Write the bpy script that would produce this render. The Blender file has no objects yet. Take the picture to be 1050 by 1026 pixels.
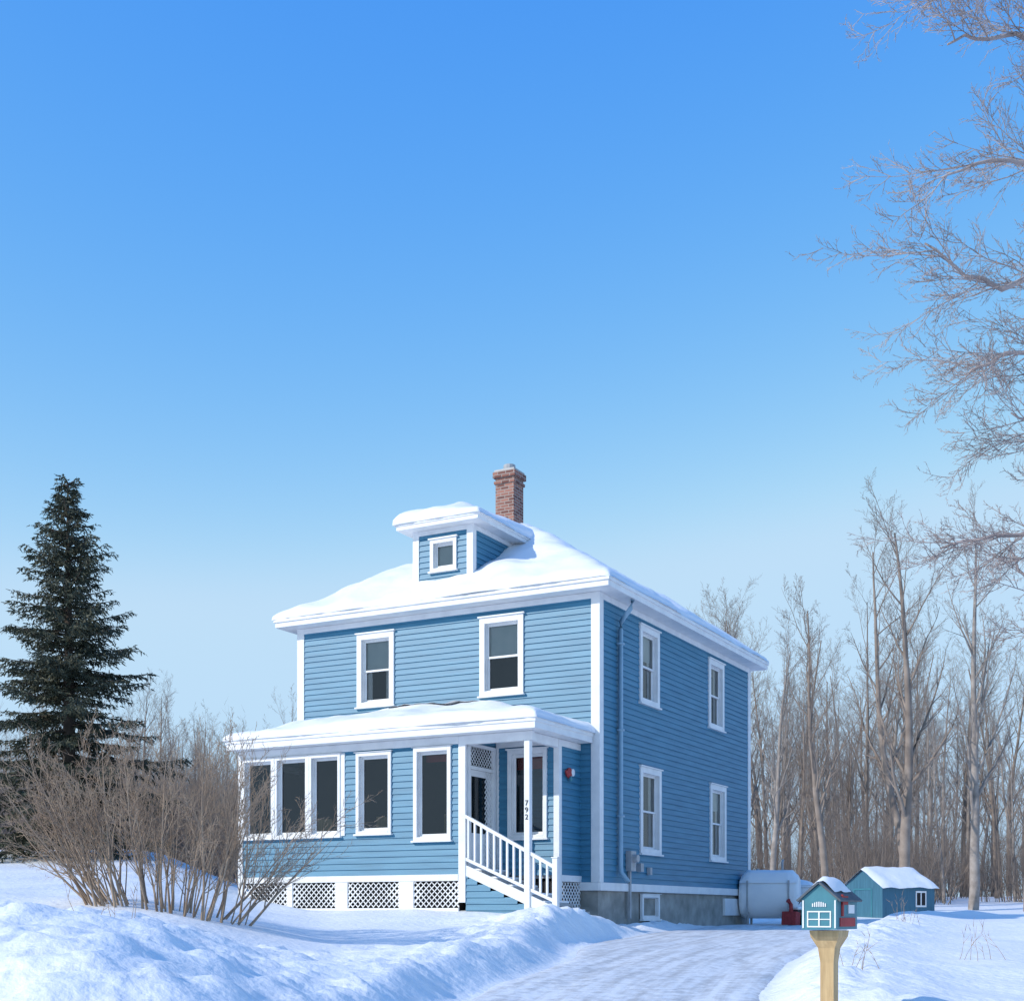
import bpy, math, random
from mathutils import Vector, Matrix, noise
R = math.radians
scene = bpy.context.scene
EYE = 1.6
# ------------------------------------------------------------------ materials
def new_mat(name):
    m = bpy.data.materials.new(name); m.use_nodes = True
    nt = m.node_tree
    return m, nt, nt.nodes["Principled BSDF"]
def coords(nt, scale=(1,1,1)):
    tc = nt.nodes.new("ShaderNodeTexCoord"); mp = nt.nodes.new("ShaderNodeMapping")
    mp.inputs["Scale"].default_value = scale
    nt.links.new(tc.outputs["Object"], mp.inputs["Vector"])
    return mp.outputs["Vector"]
def noise_col(name, c1, c2, scale=5, rough=.7, bump=0, bscale=30, stretch=(1,1,1), detail=5, lo=.3, hi=.7, bdist=.02):
    m, nt, b = new_mat(name)
    v = coords(nt, stretch)
    n = nt.nodes.new("ShaderNodeTexNoise"); n.inputs["Scale"].default_value = scale; n.inputs["Detail"].default_value = detail
    nt.links.new(v, n.inputs["Vector"])
    r = nt.nodes.new("ShaderNodeValToRGB")
    r.color_ramp.elements[0].position = lo; r.color_ramp.elements[1].position = hi
    r.color_ramp.elements[0].color = (*c1, 1); r.color_ramp.elements[1].color = (*c2, 1)
    nt.links.new(n.outputs["Fac"], r.inputs["Fac"]); nt.links.new(r.outputs["Color"], b.inputs["Base Color"])
    b.inputs["Roughness"].default_value = rough
    if bump:
        n2 = nt.nodes.new("ShaderNodeTexNoise"); n2.inputs["Scale"].default_value = bscale; n2.inputs["Detail"].default_value = 6
        nt.links.new(v, n2.inputs["Vector"])
        bp = nt.nodes.new("ShaderNodeBump"); bp.inputs["Strength"].default_value = bump; bp.inputs["Distance"].default_value = bdist
        nt.links.new(n2.outputs["Fac"], bp.inputs["Height"]); nt.links.new(bp.outputs["Normal"], b.inputs["Normal"])
    return m
M = {}
M['snow'] = noise_col("snow_mat", (.80,.82,.84), (.88,.89,.90), 1.5, .55, .7, 9, bdist=.04)
M['roofsnow'] = noise_col("roof_snow_mat", (.80,.82,.85), (.86,.87,.88), 1.5, .55, .4, 6, bdist=.03)
M['siding'] = noise_col("blue_clapboard", (.034,.165,.275), (.064,.235,.365), 2.2, .5, .2, 60, (.5,.5,6), bdist=.003, lo=.28, hi=.72)
M['white'] = noise_col("white_paint", (.68,.69,.70), (.79,.80,.80), 4, .45, .1, 60, bdist=.002)
M['shingle'] = noise_col("shingle", (.05,.05,.055), (.09,.09,.09), 8, .9)
M['concrete'] = noise_col("foundation_concrete", (.20,.20,.18), (.36,.35,.32), 3, .9, .5, 25)
M['dark'] = noise_col("unlit_interior_black", (.012,.012,.014), (.03,.028,.028), 2, .9)
M['room'] = noise_col("room_plaster", (.10,.09,.09), (.16,.14,.13), 2, .9)
M['curtain'] = noise_col("lace_curtain", (.65,.67,.65), (.8,.81,.8), 10, .9)
M['blind_reflection'] = noise_col("blind_reflection", (.62,.72,.72), (.74,.80,.79), 3, .8)  # pale blind colour carries the light reflected in the upper sashes
M['red'] = noise_col("red_cloth", (.30,.03,.03), (.42,.05,.05), 10, .7)
M['metal'] = noise_col("grey_metal", (.30,.31,.32), (.42,.43,.44), 6, .45)
M['tank'] = noise_col("white_tank_paint", (.76,.77,.78), (.83,.83,.83), 3, .4)
M['wood'] = noise_col("yellow_wood", (.40,.27,.13), (.60,.43,.22), 5, .65, .5, 30, (6,6,.6), bdist=.004)
M['woodgrey'] = noise_col("porch_boards", (.30,.30,.31), (.42,.42,.42), 5, .8)
M['teal'] = noise_col("teal_paint", (.03,.16,.21), (.05,.22,.28), 8, .5)
M['slate'] = noise_col("slate_paint", (.05,.07,.09), (.10,.12,.14), 18, .7)
M['shed'] = noise_col("shed_paint", (.025,.11,.17), (.05,.17,.25), 3, .6, .3, 4, (12,12,.4))
M['barkwarm'] = noise_col("warm_bark", (.165,.13,.108), (.32,.26,.215), 2, .9)
M['twig'] = noise_col("shrub_twig", (.24,.17,.12), (.42,.32,.23), 2, .85)
M['birch'] = noise_col("pale_bark", (.20,.17,.15), (.38,.335,.30), 3, .85)
M['overbark'] = noise_col("maple_bark", (.24,.19,.175), (.50,.43,.41), 2.5, .85, .4, 25)
M['sprucebark'] = noise_col("spruce_bark", (.06,.045,.035), (.12,.09,.07), 4, .9)
M['needle'] = noise_col("spruce_needles", (.020,.034,.020), (.080,.080,.046), 1.4, .7)
M['black'] = noise_col("black_paint", (.01,.01,.01), (.03,.03,.03), 5, .5)
def glass():
    m = bpy.data.materials.new("window_glass"); m.use_nodes = True; nt = m.node_tree; nt.nodes.clear()
    o = nt.nodes.new("ShaderNodeOutputMaterial"); mx = nt.nodes.new("ShaderNodeMixShader")
    tr = nt.nodes.new("ShaderNodeBsdfTransparent"); tr.inputs[0].default_value = (.76,.79,.80,1)
    gl = nt.nodes.new("ShaderNodeBsdfGlossy"); gl.inputs["Roughness"].default_value = .03
    fr = nt.nodes.new("ShaderNodeFresnel"); fr.inputs["IOR"].default_value = 1.8
    n = nt.nodes.new("ShaderNodeTexNoise"); n.inputs["Scale"].default_value = 2.0
    bp = nt.nodes.new("ShaderNodeBump"); bp.inputs["Strength"].default_value = .35; bp.inputs["Distance"].default_value = .02
    nt.links.new(n.outputs["Fac"], bp.inputs["Height"]); nt.links.new(bp.outputs["Normal"], gl.inputs["Normal"])
    nt.links.new(fr.outputs[0], mx.inputs[0]); nt.links.new(tr.outputs[0], mx.inputs[1]); nt.links.new(gl.outputs[0], mx.inputs[2])
    nt.links.new(mx.outputs[0], o.inputs[0]); return m
M['glass'] = glass()
def brick():
    m, nt, b = new_mat("chimney_brick")
    tc = nt.nodes.new("ShaderNodeTexCoord"); sp = nt.nodes.new("ShaderNodeSeparateXYZ"); ad = nt.nodes.new("ShaderNodeMath")
    cb = nt.nodes.new("ShaderNodeCombineXYZ")
    nt.links.new(tc.outputs["Object"], sp.inputs[0]); nt.links.new(sp.outputs[0], ad.inputs[0]); nt.links.new(sp.outputs[1], ad.inputs[1])
    nt.links.new(ad.outputs[0], cb.inputs[0]); nt.links.new(sp.outputs[2], cb.inputs[1])
    br = nt.nodes.new("ShaderNodeTexBrick"); br.inputs["Scale"].default_value = 1
    br.inputs["Brick Width"].default_value = .21; br.inputs["Row Height"].default_value = .07; br.inputs["Mortar Size"].default_value = .008
    br.inputs["Color1"].default_value = (.13,.055,.045,1); br.inputs["Color2"].default_value = (.34,.16,.12,1); br.inputs["Mortar"].default_value = (.33,.29,.26,1)
    nt.links.new(cb.outputs[0], br.inputs["Vector"]); nt.links.new(br.outputs["Color"], b.inputs["Base Color"])
    b.inputs["Roughness"].default_value = .9
    return m
M['brick'] = brick()
def drive():
    m, nt, b = new_mat("packed_snow_mat")
    uv = nt.nodes.new("ShaderNodeUVMap"); mp = nt.nodes.new("ShaderNodeMapping"); mp.inputs["Scale"].default_value = (4, .22, 1)
    nt.links.new(uv.outputs[0], mp.inputs[0])
    n = nt.nodes.new("ShaderNodeTexNoise"); n.inputs["Scale"].default_value = 1.6; n.inputs["Detail"].default_value = 8; n.inputs["Roughness"].default_value=.6
    nt.links.new(mp.outputs[0], n.inputs[0])
    n3 = nt.nodes.new("ShaderNodeTexNoise"); n3.inputs["Scale"].default_value = 7; n3.inputs["Detail"].default_value = 8; nt.links.new(coords(nt), n3.inputs[0])
    mxx = nt.nodes.new("ShaderNodeMath"); mxx.operation='MULTIPLY_ADD'; mxx.inputs[1].default_value=.45
    nt.links.new(n3.outputs["Fac"], mxx.inputs[0])
    mh = nt.nodes.new("ShaderNodeMath"); mh.operation='MULTIPLY'; mh.inputs[1].default_value=.55; nt.links.new(n.outputs["Fac"], mh.inputs[0]); nt.links.new(mh.outputs[0], mxx.inputs[2])
    r = nt.nodes.new("ShaderNodeValToRGB"); r.color_ramp.elements[0].position=.40; r.color_ramp.elements[1].position=.56
    r.color_ramp.elements[0].color=(.50,.50,.50,1); r.color_ramp.elements[1].color=(.77,.79,.81,1)
    nt.links.new(mxx.outputs[0], r.inputs[0]); nt.links.new(r.outputs[0], b.inputs["Base Color"]); b.inputs["Roughness"].default_value=.5
    n2 = nt.nodes.new("ShaderNodeTexNoise"); n2.inputs["Scale"].default_value = 9; n2.inputs["Detail"].default_value = 7
    nt.links.new(coords(nt), n2.inputs[0])
    bp = nt.nodes.new("ShaderNodeBump"); bp.inputs["Strength"].default_value=.6; bp.inputs["Distance"].default_value=.03
    nt.links.new(n2.outputs["Fac"], bp.inputs["Height"]); nt.links.new(bp.outputs["Normal"], b.inputs["Normal"])
    return m
M['drive'] = drive()
# ------------------------------------------------------------------ mesh builder
class MB:
    def __init__(s): s.v = []; s.f = []
    def quad(s, a, b, c, d):
        i = len(s.v); s.v += [tuple(a), tuple(b), tuple(c), tuple(d)]; s.f.append((i, i+1, i+2, i+3))
    def poly(s, pts):
        i = len(s.v); s.v += [tuple(p) for p in pts]; s.f.append(tuple(range(i, i+len(pts))))
    def hexa(s, p):
        i = len(s.v); s.v += [tuple(q) for q in p]
        for f in ((0,1,2,3),(4,7,6,5),(0,4,5,1),(1,5,6,2),(2,6,7,3),(3,7,4,0)): s.f.append(tuple(i+k for k in f))
    def box(s, x0,x1,y0,y1,z0,z1):
        s.hexa([(x0,y0,z0),(x0,y1,z0),(x1,y1,z0),(x1,y0,z0),(x0,y0,z1),(x0,y1,z1),(x1,y1,z1),(x1,y0,z1)])
    def tube(s, pts, rad, sides=6, cap=True):
        n = len(pts); base = len(s.v)
        for k in range(n):
            a = pts[max(k-1,0)]; b = pts[min(k+1,n-1)]
            t = (b-a)
            if t.length < 1e-9: t = Vector((0,0,1))
            t.normalize()
            ref = Vector((0,0,1)) if abs(t.z) < .9 else Vector((1,0,0))
            u = t.cross(ref).normalized(); w = t.cross(u)
            for j in range(sides):
                an = 2*math.pi*j/sides
                s.v.append(tuple(pts[k] + (u*math.cos(an)+w*math.sin(an))*rad[k]))
        for k in range(n-1):
            for j in range(sides):
                j2 = (j+1)%sides
                s.f.append((base+k*sides+j, base+k*sides+j2, base+(k+1)*sides+j2, base+(k+1)*sides+j))
        if cap and sides > 3:
            s.f.append(tuple(base+j for j in range(sides))); s.f.append(tuple(base+(n-1)*sides+j for j in range(sides)))
    def mesh(s, name, mat, smooth=False):
        me = bpy.data.meshes.new(name); me.from_pydata(s.v, [], s.f); me.materials.append(mat)
        if smooth: me.polygons.foreach_set("use_smooth", [True]*len(me.polygons))
        me.update(); return me
    def obj(s, name, mat, parent=None, smooth=False, bevel=0):
        o = bpy.data.objects.new(name, s.mesh(name, mat, smooth)); scene.collection.objects.link(o)
        if parent: o.parent = parent
        if bevel:
            b = o.modifiers.new("b", 'BEVEL'); b.width = bevel; b.segments = 2; b.limit_method = 'ANGLE'
        return o
def empty(name, loc=(0,0,0), rz=0):
    e = bpy.data.objects.new(name, None); e.location = loc; e.rotation_euler = (0,0,rz); scene.collection.objects.link(e); return e
def ss(x, a, b):
    t = max(0, min(1, (x-a)/(b-a))); return t*t*(3-2*t)
def lerp(a,b,t): return a+(b-a)*t
def interp(x, tab):
    if x <= tab[0][0]: return tab[0][1]
    for (a,va),(b,vb) in zip(tab, tab[1:]):
        if x <= b: return va+(vb-va)*ss(x,a,b)*.5+(vb-va)*(x-a)/(b-a)*.5
    return tab[-1][1]
# ------------------------------------------------------------------ terrain
DR = [(-.4,-6),(-.1,2),(.4,8),(.85,12),(1.9,16),(3.3,20),(5.1,25),(7.0,31),(9.2,37),(12,42)]
def drive_info(x,y):
    best = 1e9; side = 1
    for (ax,ay),(bx,by) in zip(DR, DR[1:]):
        dx,dy = bx-ax, by-ay; L2 = dx*dx+dy*dy
        t = max(0,min(1,((x-ax)*dx+(y-ay)*dy)/L2)); px,py = ax+dx*t, ay+dy*t
        d = math.hypot(x-px,y-py)
        if d < best: best = d; side = 1 if dx*(y-ay)-dy*(x-ax) < 0 else -1
    if side < 0: best -= .75*ss(y,15.5,20)
    return best, side
BASE = [(-20,-1.6),(0,-1.55),(6,-1.25),(10,-.95),(14,-.72),(20,-.48),(25,-.36),(35,-.28),(48,-.12),(60,.35),(80,.9),(400,4)]
LEFT = [(-20,-1.4),(3,-1.35),(6,-.9),(8,-.2),(9.5,.0),(11,-.07),(14,-.05),(20,.36),(30,1.05),(36,1.7),(50,2.1),(80,2.8),(400,6)]
CEN = [(-20,-1.5),(3,-1.4),(6,-1.0),(9,-.70),(12,-.55),(16,-.38),(20,-.20),(23,-.04),(26,.07),(31,.1),(45,.3),(60,.9),(80,1.6),(400,5)]
FP=[]
_r=random.Random(31)
for k in range(26):
    t=k/25; x=lerp(-2.6,.6,t)+.35*math.sin(t*5); y=lerp(13.5,22.6,t); FP.append((x+(.13 if k%2 else -.13),y+_r.uniform(-.05,.05)))
def gh(x, y, fine=True):
    b = interp(y, BASE); d, side = drive_info(x,y)
    nz = noise.noise(Vector((x*.35,y*.35,3.1)))*.09 + noise.noise(Vector((x*1.1,y*1.1,7.7)))*.045
    if side > 0:
        h = b + .18 + .10*math.exp(-((d-2.3)/.6)**2) + .03*math.sin(x*.6)
    else:
        c = interp(y, CEN); c = lerp(c, b+.10, ss(x,.9,1.8)*ss(y,21.5,24.5))
        l = interp(y, LEFT); t = ss(-x, (y-2)*.15, (y+2)*.28)
        h = lerp(c, l, t)
        if y < 22: h += .04*math.exp(-((d-2.1)/.55)**2)
    h += .15*math.exp(-(((x-.45)/.9)**2+((y-20.9)/.8)**2))
    h += .08*math.exp(-(((x+1.4)/1.1)**2+((y-21.6)/.8)**2))
    k = ss(d, 1.3, 1.95)
    crumb = 0
    if fine and d < 6 and y < 40:
        e = math.exp(-((d-1.9)/.8)**2)
        crumb = e*(abs(noise.noise(Vector((x*2.6,y*2.6,1.)))) * .13 + noise.noise(Vector((x*6,y*6,2.)))*.045)
    if fine and y < 14 and x < -1:
        crumb += (abs(noise.noise(Vector((x*2.2,y*2.2,5.))))*.14 + noise.noise(Vector((x*6,y*6,9.)))*.045+ noise.noise(Vector((x*13,y*13,9.)))*.014) * ss(-x,1,2.2)
    if fine and -4<x<2 and 13<y<23.5:
        for fx,fy in FP:
            q=(x-fx)**2+((y-fy)*.7)**2
            if q<.06: crumb -= .09*math.exp(-q/.012)
    h = lerp(b + .015*noise.noise(Vector((x*1.2,y*.5,0))), h + nz + crumb, k)
    return h + EYE
def axis(lo, a, b, hi, step):
    v = []; x = a
    while x < b: v.append(x); x += step
    s = step
    r = [b]
    while r[-1] < hi: s *= 1.25; r.append(r[-1]+s)
    s = step; l = [a]
    while l[-1] > lo: s *= 1.25; l.append(l[-1]-s)
    return l[:0:-1] + v + r
xs = axis(-350,-9,9,350,.09); ys = axis(-60,5,30,600,.09)
g = MB(); nx = len(xs)
for y in ys:
    for x in xs: g.v.append((x,y,gh(x,y)))
for j in range(len(ys)-1):
    for i in range(nx-1):
        a = j*nx+i; g.f.append((a,a+1,a+nx+1,a+nx))
g.obj("ground", M['snow'], smooth=True)
dv = MB(); uvs = []
pts = []
for (ax,ay),(bx,by) in zip(DR, DR[1:]):
    n = int(math.hypot(bx-ax,by-ay)/.2)
    for k in range(n): pts.append(Vector((ax+(bx-ax)*k/n, ay+(by-ay)*k/n, 0)))
for _ in range(12): pts = [pts[0]]+[(pts[i-1]+pts[i]*2+pts[i+1])/4 for i in range(1,len(pts)-1)]+[pts[-1]]
NW = 22; dist = 0
for i,p in enumerate(pts):
    t = (pts[min(i+1,len(pts)-1)]-pts[max(i-1,0)]).normalized(); nrm = Vector((t.y,-t.x,0))
    if i: dist += (p-pts[i-1]).length
    wl = 1.40+.75*ss(p.y,15.5,20)
    for j in range(NW+1):
        w = -wl+(wl+1.40)*j/NW
        ed = j in (0,NW)
        if j in (0,1,NW-1,NW): w += .10*noise.noise(Vector((dist*.8, j, 0)))
        q = p+nrm*w
        rut = -.018*(math.exp(-((abs(w)-.72)/.15)**2))
        dv.v.append((q.x,q.y,gh(q.x,q.y)+(-.04 if ed else .024+rut))); uvs.append((w,dist))
for i in range(len(pts)-1):
    for j in range(NW):
        a = i*(NW+1)+j; dv.f.append((a,a+1,a+NW+2,a+NW+1))
dro = dv.obj("driveway", M['drive'], smooth=True)
ul = dro.data.uv_layers.new(name="UVMap")
for lp in dro.data.loops: ul.data[lp.index].uv = uvs[lp.vertex_index]
# ------------------------------------------------------------------ HOUSE
TH = R(28.4)
house = empty("blue_house", (1.668,25.3,EYE), -TH)
W, D = 7.17, 9.1
class Wall:
    def __init__(s, O, Dv, N): s.O=Vector((*O,0)); s.D=Vector((*Dv,0)); s.N=Vector((*N,0)); s.flip = s.D.cross(Vector((0,0,1))).dot(s.N) < 0
    def p(s, u, z, o): q = s.O+s.D*u+s.N*o; return Vector((q.x,q.y,z))
    def box(s, mb, u0,u1,z0,z1,o0,o1):
        mb.hexa([s.p(u0,z0,o0),s.p(u1,z0,o0),s.p(u1,z0,o1),s.p(u0,z0,o1),s.p(u0,z1,o0),s.p(u1,z1,o0),s.p(u1,z1,o1),s.p(u0,z1,o1)])
    def plane(s, mb, u0,u1,z0,z1,o):
        q=[s.p(u0,z0,o),s.p(u1,z0,o),s.p(u1,z1,o),s.p(u0,z1,o)]
        if s.flip: q=q[::-1]
        mb.quad(*q)
sid = MB(); trim = MB(); gl = MB(); dark = MB(); cur = MB(); bli_refl = MB(); redm = MB(); lat = MB(); room = MB()
EXP = .118
def siding(w, u0,u1,z0,z1, ops=(), mb=None, u0f=None):
    mb = mb or sid
    k = 0
    while z0+k*EXP < z1-1e-4:
        a = z0+k*EXP; b = min(a+EXP, z1); k += 1
        def off(z): return .024-.021*(z-a)/EXP
        zz = sorted({a,b,*[z for o in ops for z in (o[2],o[3]) if a<z<b]})
        for c,d in zip(zz,zz[1:]):
            m = (c+d)/2
            iv = [(u0f(m) if u0f else u0,u1)]
            for o in ops:
                if o[2] <= m <= o[3]:
                    nv = []
                    for p,q in iv:
                        if o[0] > p: nv.append((p,min(q,o[0])))
                        if o[1] < q: nv.append((max(p,o[1]),q))
                    iv = [x for x in nv if x[1]-x[0]>1e-4]
            for p,q in iv:
                if q<=p: continue
                mb.quad(w.p(p,c,off(c)),w.p(q,c,off(c)),w.p(q,d,off(d)),w.p(p,d,off(d)))
                if c == a: mb.quad(w.p(p,a,.003),w.p(q,a,.003),w.p(q,a,.024),w.p(p,a,.024))
def window(w, u0,u1,z0,z1, tw=.12, style='dh', top=None, bot=None, hd=.03, frac=.5):
    i0,i1,j0,j1 = u0+tw,u1-tw,z0+tw*.8,z1-tw
    w.box(trim,u0,i0,z0,z1,-.01,.05); w.box(trim,i1,u1,z0,z1,-.01,.05)
    w.box(trim,i0,i1,j1,z1,-.01,.05); w.box(trim,i0,i1,z0,j0,-.01,.05)
    w.box(trim,u0-.03,u1+.03,z1,z1+hd,-.01,.08); w.box(trim,u0-.03,u1+.03,z0-.035,z0,-.01,.09)
    w.box(trim,i0-.02,i0+.015,j0,j1,-.14,-.012); w.box(trim,i1-.015,i1+.02,j0,j1,-.14,-.012)
    w.box(trim,i0+.015,i1-.015,j1-.015,j1+.02,-.14,-.012); w.box(trim,i0+.015,i1-.015,j0-.02,j0+.02,-.14,-.012)
    a0,a1,b0,b1 = i0+.015,i1-.015,j0+.02,j1-.015
    f = .04
    def sash(c0,c1,d0,d1,o):
        w.box(trim,c0,c0+f,d0,d1,o-.03,o); w.box(trim,c1-f,c1,d0,d1,o-.03,o)
        w.box(trim,c0+f,c1-f,d1-f,d1,o-.03,o); w.box(trim,c0+f,c1-f,d0,d0+f,o-.03,o)
        w.plane(gl,c0+f,c1-f,d0+f,d1-f,o-.015)
    if style=='dh':
        m = (b0+b1)/2
        sash(a0,a1,m-.02,b1,-.04); sash(a0,a1,b0,m+.02,-.072)
    else: sash(a0,a1,b0,b1,-.05)
    if top: w.plane(top,a0,a1,b0+(b1-b0)*frac,b1,-.112)
    if bot == 'curt':
        ww = (a1-a0)*.24
        n=6
        for s0,s1 in ((a0,a0+ww),(a1-ww,a1)):
            for k in range(n):
                p=s0+(s1-s0)*k/n; q=s0+(s1-s0)*(k+1)/n
                o0=-.12-.018*(k%2); o1=-.12-.018*((k+1)%2)
                cur.quad(w.p(p,b0,o0),w.p(q,b0,o1),w.p(q,b1,o1),w.p(p,b1,o0))
    return (i0,i1,j0,j1)
front = Wall((0,0),(-1,0),(0,-1)); side = Wall((0,0),(0,1),(1,0)); back = Wall((0,D),(-1,0),(0,1)); lft = Wall((-W,0),(0,1),(-1,0))
ZB, ZT = .60, 6.18
fo = [window(front,4.68,5.62,4.36,5.90,top=bli_refl,frac=.52,bot='curt'), window(front,1.62,2.62,4.36,5.93,top=bli_refl,frac=.5)]
siding(front,0,W,ZB,ZT,fo)
so = [window(side,1.95,3.0,4.34,5.93,bot='curt',top=bli_refl,frac=.6), window(side,6.05,7.1,4.34,5.93,bot='curt'),
      window(side,1.97,3.1,1.24,3.02,bot='curt'), window(side,6.15,7.25,1.24,3.02,bot='curt',top=bli_refl,frac=.7)]
siding(side,0,D,ZB,ZT,so); siding(back,0,W,ZB,ZT); siding(lft,0,D,ZB,ZT)
dark.box(-W+.75,-.75,.75,D-.75,.6,6.1)  # near-black block; the darkness of the unlit rooms is in its colour
room.box(-W+.05,-.05,.05,D-.05,3.55,3.7)
c = .15
for w,L in ((front,W),(side,D),(back,W),(lft,D)):
    fb = w in (front,back)
    w.box(trim,-.036 if fb else -.034,c,ZB,ZT,-.005,.036 if fb else .034)
    w.box(trim,L-c,L+(.03 if fb else .028),ZB,ZT,-.004,.033 if fb else .031)
    w.box(trim,c,L-c,ZT-.12,ZT-.002,-.005,.03)
    w.box(trim,-.02,L+.02,ZB-.16,ZB-.002,-.02,.05 if fb else .047)
fnd = MB(); fnd.box(-W+.03,-.03,.03,D-.03,-1.4,ZB-.161); fnd.obj("foundation",M['concrete'],house)
OV=.37; EZ0,EZ1=6.18,6.34
ea = MB()
x0,x1,y0,y1=-W-OV,OV,-OV,D+OV
ea.box(x0,x1,y0,y1,EZ0+.002,EZ1)
ea.box(x0-.03,x1+.03,y0-.03,y1+.03,EZ1-.05,EZ1+.02)
SL=.625
def zmain(x,y): return 6.365+SL*max(0,min(x-x0,x1-x,y-y0,y1-y))
hw=(x1-x0)/2; rz=6.372+SL*hw; xm=(x0+x1)/2
rf=MB(); A=(x0,y0,6.372);B=(x1,y0,6.372);C_=(x1,y1,6.372);D_=(x0,y1,6.372);P=(xm,y0+hw,rz);Q=(xm,y1-hw,rz)
rf.poly([A,B,P]); rf.poly([B,C_,Q,P]); rf.poly([C_,D_,Q]); rf.poly([D_,A,P,Q])
def snowfield(name, x0,x1,y0,y1, zf, T, free=(1,1,1,1), step=.11, seed=0, amp=.05, rr=.22, wav=.05, drift=None):
    def ax(a,b,fa,fb):
        v=[a]
        if fa: v += [a+.015,a+.05,a+.1,a+.17]
        t=v[-1]+step; e=b-(.17 if fb else 0)
        while t<e-step*.5: v.append(t); t+=step
        if fb: v += [b-.17,b-.1,b-.05,b-.015]
        v.append(b); return v
    X=ax(x0,x1,free[0],free[1]); Y=ax(y0,y1,free[2],free[3]); mb=MB(); n=len(X)
    def zs(x,y):
        r=.16; return (zf(x,y)*2+sum(zf(min(max(x+dx,x0),x1),min(max(y+dy,y0),y1)) for dx,dy in ((r,0),(-r,0),(0,r),(0,-r))))/6
    for y in Y:
        for x in X:
            ds=[]
            if free[0]: ds.append(x-x0)
            if free[1]: ds.append(x1-x)
            if free[2]: ds.append(y-y0)
            if free[3]: ds.append(y1-y)
            d=min(ds); q=min(d/rr,1)
            th=T*(1+.7*noise.noise(Vector((x*.55,y*.55,seed))))*math.sqrt(max(0,1-(1-q)**2))
            bumpn=(noise.noise(Vector((x*1.3,y*1.3,seed+4)))*amp+noise.noise(Vector((x*3.5,y*3.5,seed+9)))*amp*.4)*q
            wx=wav*noise.noise(Vector((x*1.4,y*1.4,seed+20)))+.03*noise.noise(Vector((x*6,y*6,seed)))
            ox=oy=0
            if free[0] and x-x0<.3: ox-=(wx+.03)*(1-(x-x0)/.3)
            if free[1] and x1-x<.3: ox+=(wx+.03)*(1-(x1-x)/.3)
            if free[2] and y-y0<.3: oy-=(wx+.03)*(1-(y-y0)/.3)
            if free[3] and y1-y<.3: oy+=(wx+.03)*(1-(y1-y)/.3)
            z=zs(x,y)+th+bumpn-(.02 if d<.001 else 0)+(drift(x,y) if drift else 0)
            mb.v.append((x+ox,y+oy,z))
    for j in range(len(Y)-1):
        for i in range(n-1):
            a=j*n+i; mb.f.append((a,a+1,a+n+1,a+n))
    per=[i for i in range(n)]+[j*n+n-1 for j in range(1,len(Y))]+[(len(Y)-1)*n+i for i in range(n-2,-1,-1)]+[j*n for j in range(len(Y)-2,0,-1)]
    cx,cy=(x0+x1)/2,(y0+y1)/2; b0=len(mb.v)
    for p in per:
        x,y,z=mb.v[p]; L=math.hypot(cx-x,cy-y); mb.v.append((x+(cx-x)/L*.25,y+(cy-y)/L*.25,z-.012))
    for k in range(len(per)):
        k2=(k+1)%len(per); mb.f.append((per[k],per[k2],b0+k2,b0+k))
    return mb.obj(name,M['roofsnow'],house,smooth=True)
def ddr(x,y):
    return .10*math.exp(-(((x+2.5)/.35)**2+((y-.9)/.8)**2))+.10*math.exp(-(((x+1.6)/.9)**2+((y-.35)/.35)**2))+.06*math.exp(-(((x+5.6)/.7)**2+((y-.5)/.4)**2))
snowfield("roof_snow",x0-.02,x1+.02,y0-.02,y1+.02,zmain,.14,seed=1,amp=.09,drift=ddr)
dy=.30; dx0,dx1=-4.38,-2.98; DZ=7.98
df=Wall((dx1,dy),(-1,0),(0,-1)); dr=Wall((dx1,dy),(0,1),(1,0)); dl=Wall((dx0,dy),(0,1),(-1,0))
dwn=window(df,.36,1.0,7.10,7.76,tw=.08,style='s',top=bli_refl,frac=.0)
siding(df,0,1.4,6.62,DZ,[dwn]); siding(dr,0,2.4,6.62,DZ); siding(dl,0,2.4,6.62,DZ)
df.box(trim,-.03,.12,6.62,DZ,-.004,.033); df.box(trim,1.28,1.43,6.62,DZ,-.004,.033)
dr.box(trim,-.03,.11,6.62,DZ,-.004,.031); dr.box(trim,.11,2.3,DZ-.1,DZ-.002,-.004,.03); df.box(trim,.12,1.28,DZ-.1,DZ-.002,-.004,.03)
ex0,ex1,ey0=dx0-.27,dx1+.30,dy-.30
ea.box(ex0,ex1,ey0,3.0,DZ,DZ+.11); ea.box(ex0-.02,ex1+.02,ey0-.02,2.9,DZ+.08,DZ+.125)
def zdor(x,y): return DZ+.13+.42*max(0,min(x-ex0,ex1-x,y-ey0))
snowfield("dormer_roof_snow",ex0-.02,ex1+.02,ey0-.02,3.6,zdor,.22,free=(1,1,1,0),step=.08,seed=5,amp=.07,rr=.3)
ch=MB(); cx,cy=-4.18,4.1; s=.24
ch.box(cx-s,cx+s,cy-s,cy+s,7.5,10.16); ch.box(cx-s-.03,cx+s+.03,cy-s-.03,cy+s+.03,10.02,10.09); ch.box(cx-s-.05,cx+s+.05,cy-s-.05,cy+s+.05,10.16,10.30)
ch.obj("chimney",M['brick'],house)
cp=MB(); cp.box(cx-s-.02,cx+s+.02,cy-s-.02,cy+s+.02,10.30,10.35); cp.tube([Vector((cx,cy,10.34)),Vector((cx,cy,10.50))],[.15,.14],12); cp.obj("chimney_cap",M['metal'],house)
PF=-2.15; PE0,PE1=3.27,3.44; px0,px1,py0=-7.10,-.10,-2.47
ea.box(px0,px1,py0,-.06,PE0,PE1); ea.box(px0-.02,px1+.02,py0-.02,-.06,PE1-.05,PE1+.02)
def zporch(x,y): return PE1+.03+.27*max(0,min(x-px0,px1-x,y-py0))
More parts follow.
